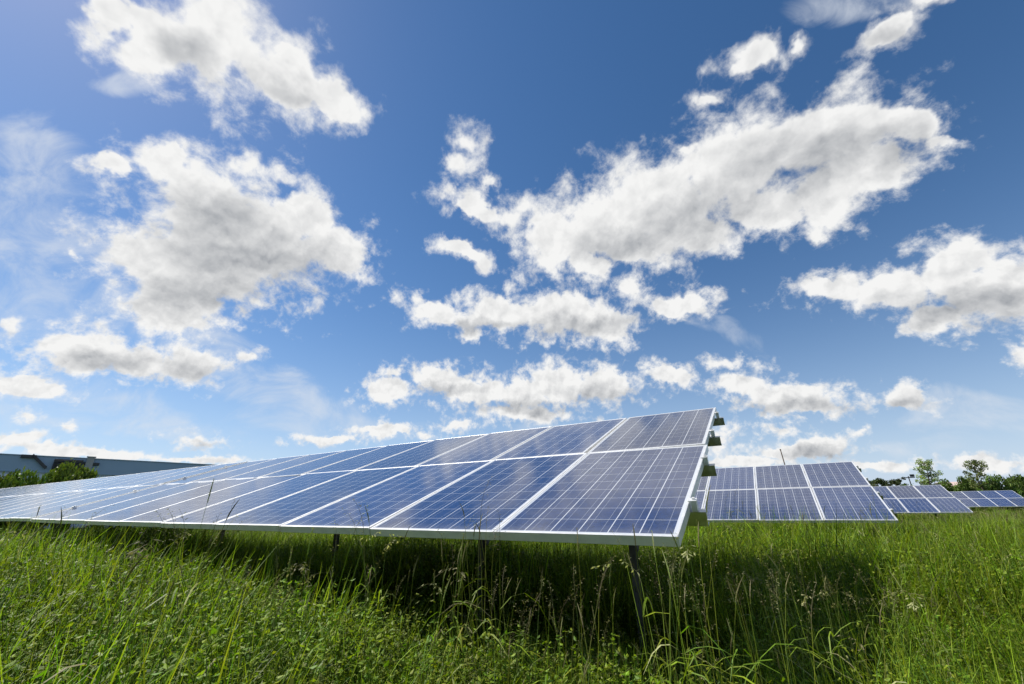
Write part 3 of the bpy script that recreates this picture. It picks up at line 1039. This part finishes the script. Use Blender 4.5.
def leafy_clump(seed, n=38, h=.40, rad=.16, big=1.0):
    rn = random.Random(seed); B = Blades()
    for i in range(n):
        a = rn.uniform(0, 6.283); r = rad * math.sqrt(rn.random())
        b = Vector((math.cos(a) * r, math.sin(a) * r, 0))
        H = h * rn.uniform(.45, 1.1)
        ln = Vector((rn.uniform(-.3, .3), rn.uniform(-.3, .3), 1)).normalized()
        col = rcol(rn, G_MID, G_LIGHT, G_DARK, G_MID)
        mid = b + ln * H * .5 + Vector((rn.uniform(-.02, .02), rn.uniform(-.02, .02), 0))
        top = b + ln * H
        B.tube([b, mid, top], [.0013, .001, .0006], tuple(c * .8 for c in col))
        for k in range(int(rn.randint(8, 13) / big ** .7)):
            t = rn.uniform(.35, 1.0)
            p = b.lerp(mid, t * 2) if t < .5 else mid.lerp(top, t * 2 - 1)
            aa = rn.uniform(0, 6.283)
            d = Vector((math.cos(aa), math.sin(aa), rn.uniform(-.2, .9))).normalized()
            sd = d.cross(Vector((rn.uniform(-.4, .4), rn.uniform(-.4, .4), 1))).normalized()
            L = rn.uniform(.011, .027) * big
            B.leaf(p, d, sd, L, L * rn.uniform(.16, .34), rcol(rn, col, G_MID, G_LIGHT))
        if rn.random() < .005:
            for k in range(14):
                d = Vector((rn.uniform(-1, 1), rn.uniform(-1, 1), rn.uniform(-.1, 1))).normalized()
                sd = d.orthogonal().normalized()
                B.leaf(top, d, sd, .011, .003, (0.30, 0.13, 0.24))
    return B


def blade_tuft(seed, n=50, h=.58, rad=.13, w=.0026):
    rn = random.Random(seed); B = Blades()
    for i in range(n):
        a = rn.uniform(0, 6.283); r = rad * math.sqrt(rn.random())
        b = Vector((math.cos(a) * r, math.sin(a) * r, 0))
        col = rcol(rn, G_MID, G_LIGHT, G_DARK)
        if rn.random() < .09:
            col = rcol(rn, G_STRAW, G_LIGHT)
        blade(B, rn, b, h * rn.uniform(.45, 1.1), w * rn.uniform(.6, 1.4), rn.choice((.15, .35, .6, .95)) * rn.uniform(.7, 1.2), col)
    return B


def flower_stem(B, rn, base, h, kind):
    ang = rn.uniform(0, 6.283); out = Vector((math.cos(ang), math.sin(ang), 0)); lean = rn.uniform(.02, .16)
    pts = []
    N = 8
    for k in range(N):
        t = k / (N - 1)
        pts.append(base + out * (h * lean * t * t) + Vector((rn.uniform(-.003, .003), rn.uniform(-.003, .003), h * t)))
    col = rcol(rn, G_STEM, G_LIGHT)
    top_c = {'foxtail': G_PURPLE, 'brome': G_STRAW, 'panicle': (0.15, 0.14, 0.06)}[kind]
    B.tube(pts, [.0017 - .0009 * k / (N - 1) for k in range(N)], col, tuple(col[i] * .75 + top_c[i] * .25 for i in range(3)))
    for q in range(rn.randint(2, 4)):           # stem leaves, some broken and hanging
        k = rn.randint(1, 5)
        p = pts[k]
        a = rn.uniform(0, 6.283); o2 = Vector((math.cos(a), math.sin(a), 0)); sd = Vector((-o2.y, o2.x, rn.uniform(-.3, .3))).normalized()
        L = rn.uniform(.10, .24); up = rn.uniform(.3, 1.1); dr = rn.uniform(.6, 1.9)
        lp = [p + o2 * (L * t) + Vector((0, 0, L * (up * t - dr * t * t))) for t in (0, .2, .45, .7, 1)]
        lc = rcol(rn, G_LIGHT, G_MID, G_STEM) if rn.random() < .75 else rcol(rn, G_STRAW, G_LIGHT)
        B.ribbon(lp, [.0022, .0034, .0032, .0022, .0004], sd, lc)
    tip = pts[-1]; d = (pts[-1] - pts[-2]).normalized()
    if kind == 'foxtail':
        L = rn.uniform(.05, .10)
        hp = [tip + d * (L * t) + out * (.02 * t * t) for t in (0, .15, .4, .7, .9, 1)]
        B.tube(hp, [.0008, .0022, .0027, .0023, .0013, .0004], rcol(rn, G_PURPLE, G_STEM), rcol(rn, G_PURPLE, G_STRAW))
        for k in range(22):
            t = rn.random(); p = tip + d * (L * t)
            e = (d * .8 + Vector((rn.uniform(-1, 1), rn.uniform(-1, 1), 0)) * .6).normalized()
            B.leaf(p, e, e.orthogonal().normalized(), .009, .0008, rcol(rn, G_PURPLE, G_STRAW, G_STEM))
    else:
        drop = .9 if kind == 'brome' else .25
        L = rn.uniform(.10, .17)
        ax = [tip]
        for k in range(1, 6):
            t = k / 5
            ax.append(tip + d * (L * t) + out * (L * drop * t * t) - Vector((0, 0, L * drop * .8 * t * t)))
        B.tube(ax, [.0009, .0008, .0007, .0006, .0005, .0004], top_c)
        for k in range(26 if kind == 'panicle' else 16):
            t = rn.random() * 4.99; i = int(t); p = ax[i].lerp(ax[i + 1], t - i)
            sp = .035 * (1 - t / 6) * rn.random()
            o3 = Vector((rn.uniform(-1, 1), rn.uniform(-1, 1), rn.uniform(-.2, .6))).normalized()
            p2 = p + o3 * sp
            B.tube([p, p2], [.0004, .0003], top_c)
            e = (o3 + Vector((0, 0, -drop))).normalized()
            s_ = .016 if kind == 'brome' else .008
            B.leaf(p2, e, e.orthogonal().normalized(), s_ * rn.uniform(.7, 1.3), s_ * .17, rcol(rn, top_c, top_c, G_STRAW))


def stem_group(seed, n, h, kinds, rad=.10):
    rn = random.Random(seed); B = Blades()
    for i in range(n):
        a = rn.uniform(0, 6.283); r = rad * math.sqrt(rn.random())
        flower_stem(B, rn, Vector((math.cos(a) * r, math.sin(a) * r, 0)), h * rn.uniform(.75, 1.1), rn.choice(kinds))
    return B


def far_clump(seed, n=100, h=.50, rad=.5, w=.008):
    """one clump of many broader blades for the distance"""
    rn = random.Random(seed); B = Blades()
    for i in range(n):
        a = rn.uniform(0, 6.283); r = rad * math.sqrt(rn.random())
        b = Vector((math.cos(a) * r, math.sin(a) * r, 0))
        col = rcol(rn, G_MID, G_LIGHT, G_DARK, G_MID)
        blade(B, rn, b, h * rn.uniform(.4, 1.1), w * rn.uniform(.6, 1.4), rn.uniform(.1, .9), col, 4)
    for i in range(5):
        a = rn.uniform(0, 6.283); r = rad * math.sqrt(rn.random())
        b = Vector((math.cos(a) * r, math.sin(a) * r, 0)); H = h * rn.uniform(1.1, 1.5)
        B.tube([b, b + Vector((.02, .01, H * .6)), b + Vector((.05, .02, H))], [.003, .003, .004], G_STEM, G_STRAW)
    return B


def tuft_collection(name, blades):
    c = bpy.data.collections.new(name)
    for i, B in enumerate(blades):
        me = B.mesh('grass_tuft')
        c.objects.link(bpy.data.objects.new('grass_tuft', me))
    return c


def scatter(name, coll, pts, rots, scl, idx):
    me = bpy.data.meshes.new(name)
    n = len(pts)
    me.vertices.add(n); me.vertices.foreach_set('co', pts.astype(np.float32).ravel())
    a = me.attributes.new('rot', 'FLOAT_VECTOR', 'POINT'); a.data.foreach_set('vector', rots.astype(np.float32).ravel())
    a = me.attributes.new('scl', 'FLOAT_VECTOR', 'POINT'); a.data.foreach_set('vector', scl.astype(np.float32).ravel())
    a = me.attributes.new('pick', 'INT', 'POINT'); a.data.foreach_set('value', idx.astype(np.int32))
    me.materials.append(M_GRASS)
    o = link_mesh(name, me)
    t = bpy.data.node_groups.new(name + '_nodes', 'GeometryNodeTree')
    t.interface.new_socket('Geometry', in_out='INPUT', socket_type='NodeSocketGeometry')
    t.interface.new_socket('Geometry', in_out='OUTPUT', socket_type='NodeSocketGeometry')
    N = t.nodes; Lk = t.links
    gi, go = N.new('NodeGroupInput'), N.new('NodeGroupOutput')
    ip = N.new('GeometryNodeInstanceOnPoints')
    ci = N.new('GeometryNodeCollectionInfo'); ci.inputs[0].default_value = coll
    ci.inputs['Separate Children'].default_value = True; ci.inputs['Reset Children'].default_value = True

    def attr(nm, ty):
        q = N.new('GeometryNodeInputNamedAttribute'); q.data_type = ty; q.inputs['Name'].default_value = nm
        return q.outputs[0]
    er = N.new('FunctionNodeEulerToRotation')
    Lk.new(attr('rot', 'FLOAT_VECTOR'), er.inputs[0])
    Lk.new(gi.outputs[0], ip.inputs['Points']); Lk.new(ci.outputs[0], ip.inputs['Instance'])
    ip.inputs['Pick Instance'].default_value = True
    Lk.new(attr('pick', 'INT'), ip.inputs['Instance Index'])
    Lk.new(er.outputs[0], ip.inputs['Rotation']); Lk.new(attr('scl', 'FLOAT_VECTOR'), ip.inputs['Scale'])
    Lk.new(ip.outputs[0], go.inputs[0])
    md = o.modifiers.new('scatter', 'NODES'); md.node_group = t
    return o


RS = np.random.RandomState(77)


def wedge(r0, r1, dens, a0=-62, a1=62):
    area = math.radians(a1 - a0) / 2 * (r1 * r1 - r0 * r0)
    n = int(area * dens)
    r = np.sqrt(RS.uniform(r0 * r0, r1 * r1, n)); a = np.radians(RS.uniform(a0, a1, n))
    return np.stack([r * np.sin(a), r * np.cos(a)], 1)


def under_tables(xy):
    """clearance below the tables at each spot (inf in the open)"""
    out = np.full(len(xy), np.inf); depth = np.zeros(len(xy))
    for q in PLAN:
        P0 = np.array(q[0]); U = np.array(q[1]) - P0; W = np.array(q[3]) - P0
        M = np.array([[U[0], W[0]], [U[1], W[1]]])
        st = np.linalg.solve(M, (xy - P0[:2]).T)
        ins = (st[0] > -.01) & (st[0] < 1.01) & (st[1] > -.02) & (st[1] < 1.02)
        zz = P0[2] + st[0] * U[2] + st[1] * W[2]
        out = np.where(ins, np.minimum(out, zz), out)
        depth = np.where(ins, st[1], depth)
    return out, depth


def lay(name, coll, nvar, xy, s0, s1, hmax, label_kind=True, patch=.30, tilt=.12, shade_scale=1.15, rise=1.0, low=0.0):
    n = len(xy)
    z = terrain(xy[:, 0], xy[:, 1])
    s = RS.uniform(s0, s1, n)
    rr = np.hypot(xy[:, 0], xy[:, 1])
    s *= 1 + 0.28 * np.clip((rr - 2.6) / 2.5, 0, 1) * np.clip((20 - rr) / 6, 0, 1) * rise
    s *= 1 + patch * rnd_noise(xy[:, 0] * 1.1, xy[:, 1] * 1.1, 9) * 1.6
    az = np.degrees(np.arctan2(xy[:, 0], xy[:, 1]))
    s *= 1 + 0.22 * np.clip((-24 - az) / 10, 0, 1) * np.clip((rr - 3.5) / 2, 0, 1) * np.clip((12 - rr) / 3, 0, 1) * rise
    s *= 1 - low * np.clip((az + 32) / 22, 0, 1) * np.clip((40 - az) / 12, 0, 1) * np.clip((4.2 - rr) / 1.2, 0, 1)
    clear, depth = under_tables(xy)
    clear = clear - z - .16
    sz = s.copy()
    under = np.isfinite(clear)
    sz = np.where(under, np.minimum(s * np.where((depth < .42) & (rr < 7), .5, shade_scale), clear / hmax), sz)
    keep = (sz > .12) & ~(under & (depth < .42) & (rr < 7) & (RS.rand(n) < .45))
    xy, z, s, sz = xy[keep], z[keep], s[keep], sz[keep]
    n = len(xy)
    pts = np.column_stack([xy, z - .01])
    rots = np.column_stack([RS.normal(0, tilt, n), RS.normal(0, tilt, n), RS.uniform(0, 6.283, n)])
    o = scatter(name, coll, pts, rots, np.column_stack([s, s, sz]), RS.randint(0, nvar, n))
    tag(o, kind='stuff')
    return o


C_LEAFY = tuft_collection('leafy_tufts', [leafy_clump(100 + k) for k in range(5)] + [leafy_clump(105, 14, .30, .12, 2.3)])
C_BLADE = tuft_collection('blade_tufts', [blade_tuft(200 + k) for k in range(6)])
C_STEM = tuft_collection('stem_tufts', [stem_group(300 + k, 4, .80, ('foxtail', 'foxtail', 'brome', 'panicle', 'panicle')) for k in range(7)])
C_SINGLE = tuft_collection('single_stems', [stem_group(350 + k, 1, .80, (('foxtail',), ('panicle',), ('foxtail',))[k % 3], .02) for k in range(5)])
C_FAR = tuft_collection('far_tufts', [far_clump(400 + k) for k in range(5)])

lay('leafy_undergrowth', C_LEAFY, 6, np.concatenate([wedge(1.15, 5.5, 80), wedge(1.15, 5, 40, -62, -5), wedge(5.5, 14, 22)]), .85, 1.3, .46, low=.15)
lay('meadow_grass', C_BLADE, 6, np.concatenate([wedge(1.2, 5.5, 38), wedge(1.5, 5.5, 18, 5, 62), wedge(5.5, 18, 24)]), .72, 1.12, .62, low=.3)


def ray_spot(px, r):
    d = direction(px, 520)
    k = r / math.hypot(d.x, d.y)
    return np.array([d.x * k, d.y * k])


knot = np.concatenate([ray_spot(197, 3.0) + RS.normal(0, .07, (8, 2)), ray_spot(634, 2.0)[None], ray_spot(686, 2.1) + RS.normal(0, .05, (2, 2)),
                       ray_spot(375, 2.4)[None], ray_spot(500, 2.3)[None], ray_spot(668, 2.1)[None], ray_spot(70, 4) + RS.normal(0, .12, (2, 2))])
lay('tall_grass', C_STEM, 7, np.concatenate([wedge(1.75, 3.6, 8, -8, 40), wedge(1.9, 6, 3.5, -8, 60), wedge(1.9, 6, 1.6, -62, -8), wedge(6, 24, 1.2)]), .8, 1.08, 1.0, tilt=.06, rise=.5)
strip = np.array([ray_spot(RS.uniform(400, 790), RS.uniform(1.75, 2.3)) for k in range(95)] + [ray_spot(RS.uniform(180, 420), RS.uniform(2.3, 3.2)) for k in range(40)])
lay('upright_grass', C_SINGLE, 5, strip, .72, 1.08, .9, tilt=.07, patch=0, rise=0)
lay('seeding_grass', C_SINGLE, 5, knot, 1.15, 1.42, 1.0, tilt=.05, patch=0, rise=0)
lay('distant_grass', C_FAR, 5, np.concatenate([wedge(12, 32, 4.5, -64, 64), wedge(32, 95, 1.4, -64, 64)]), .62, 1.0, .7, rise=0)
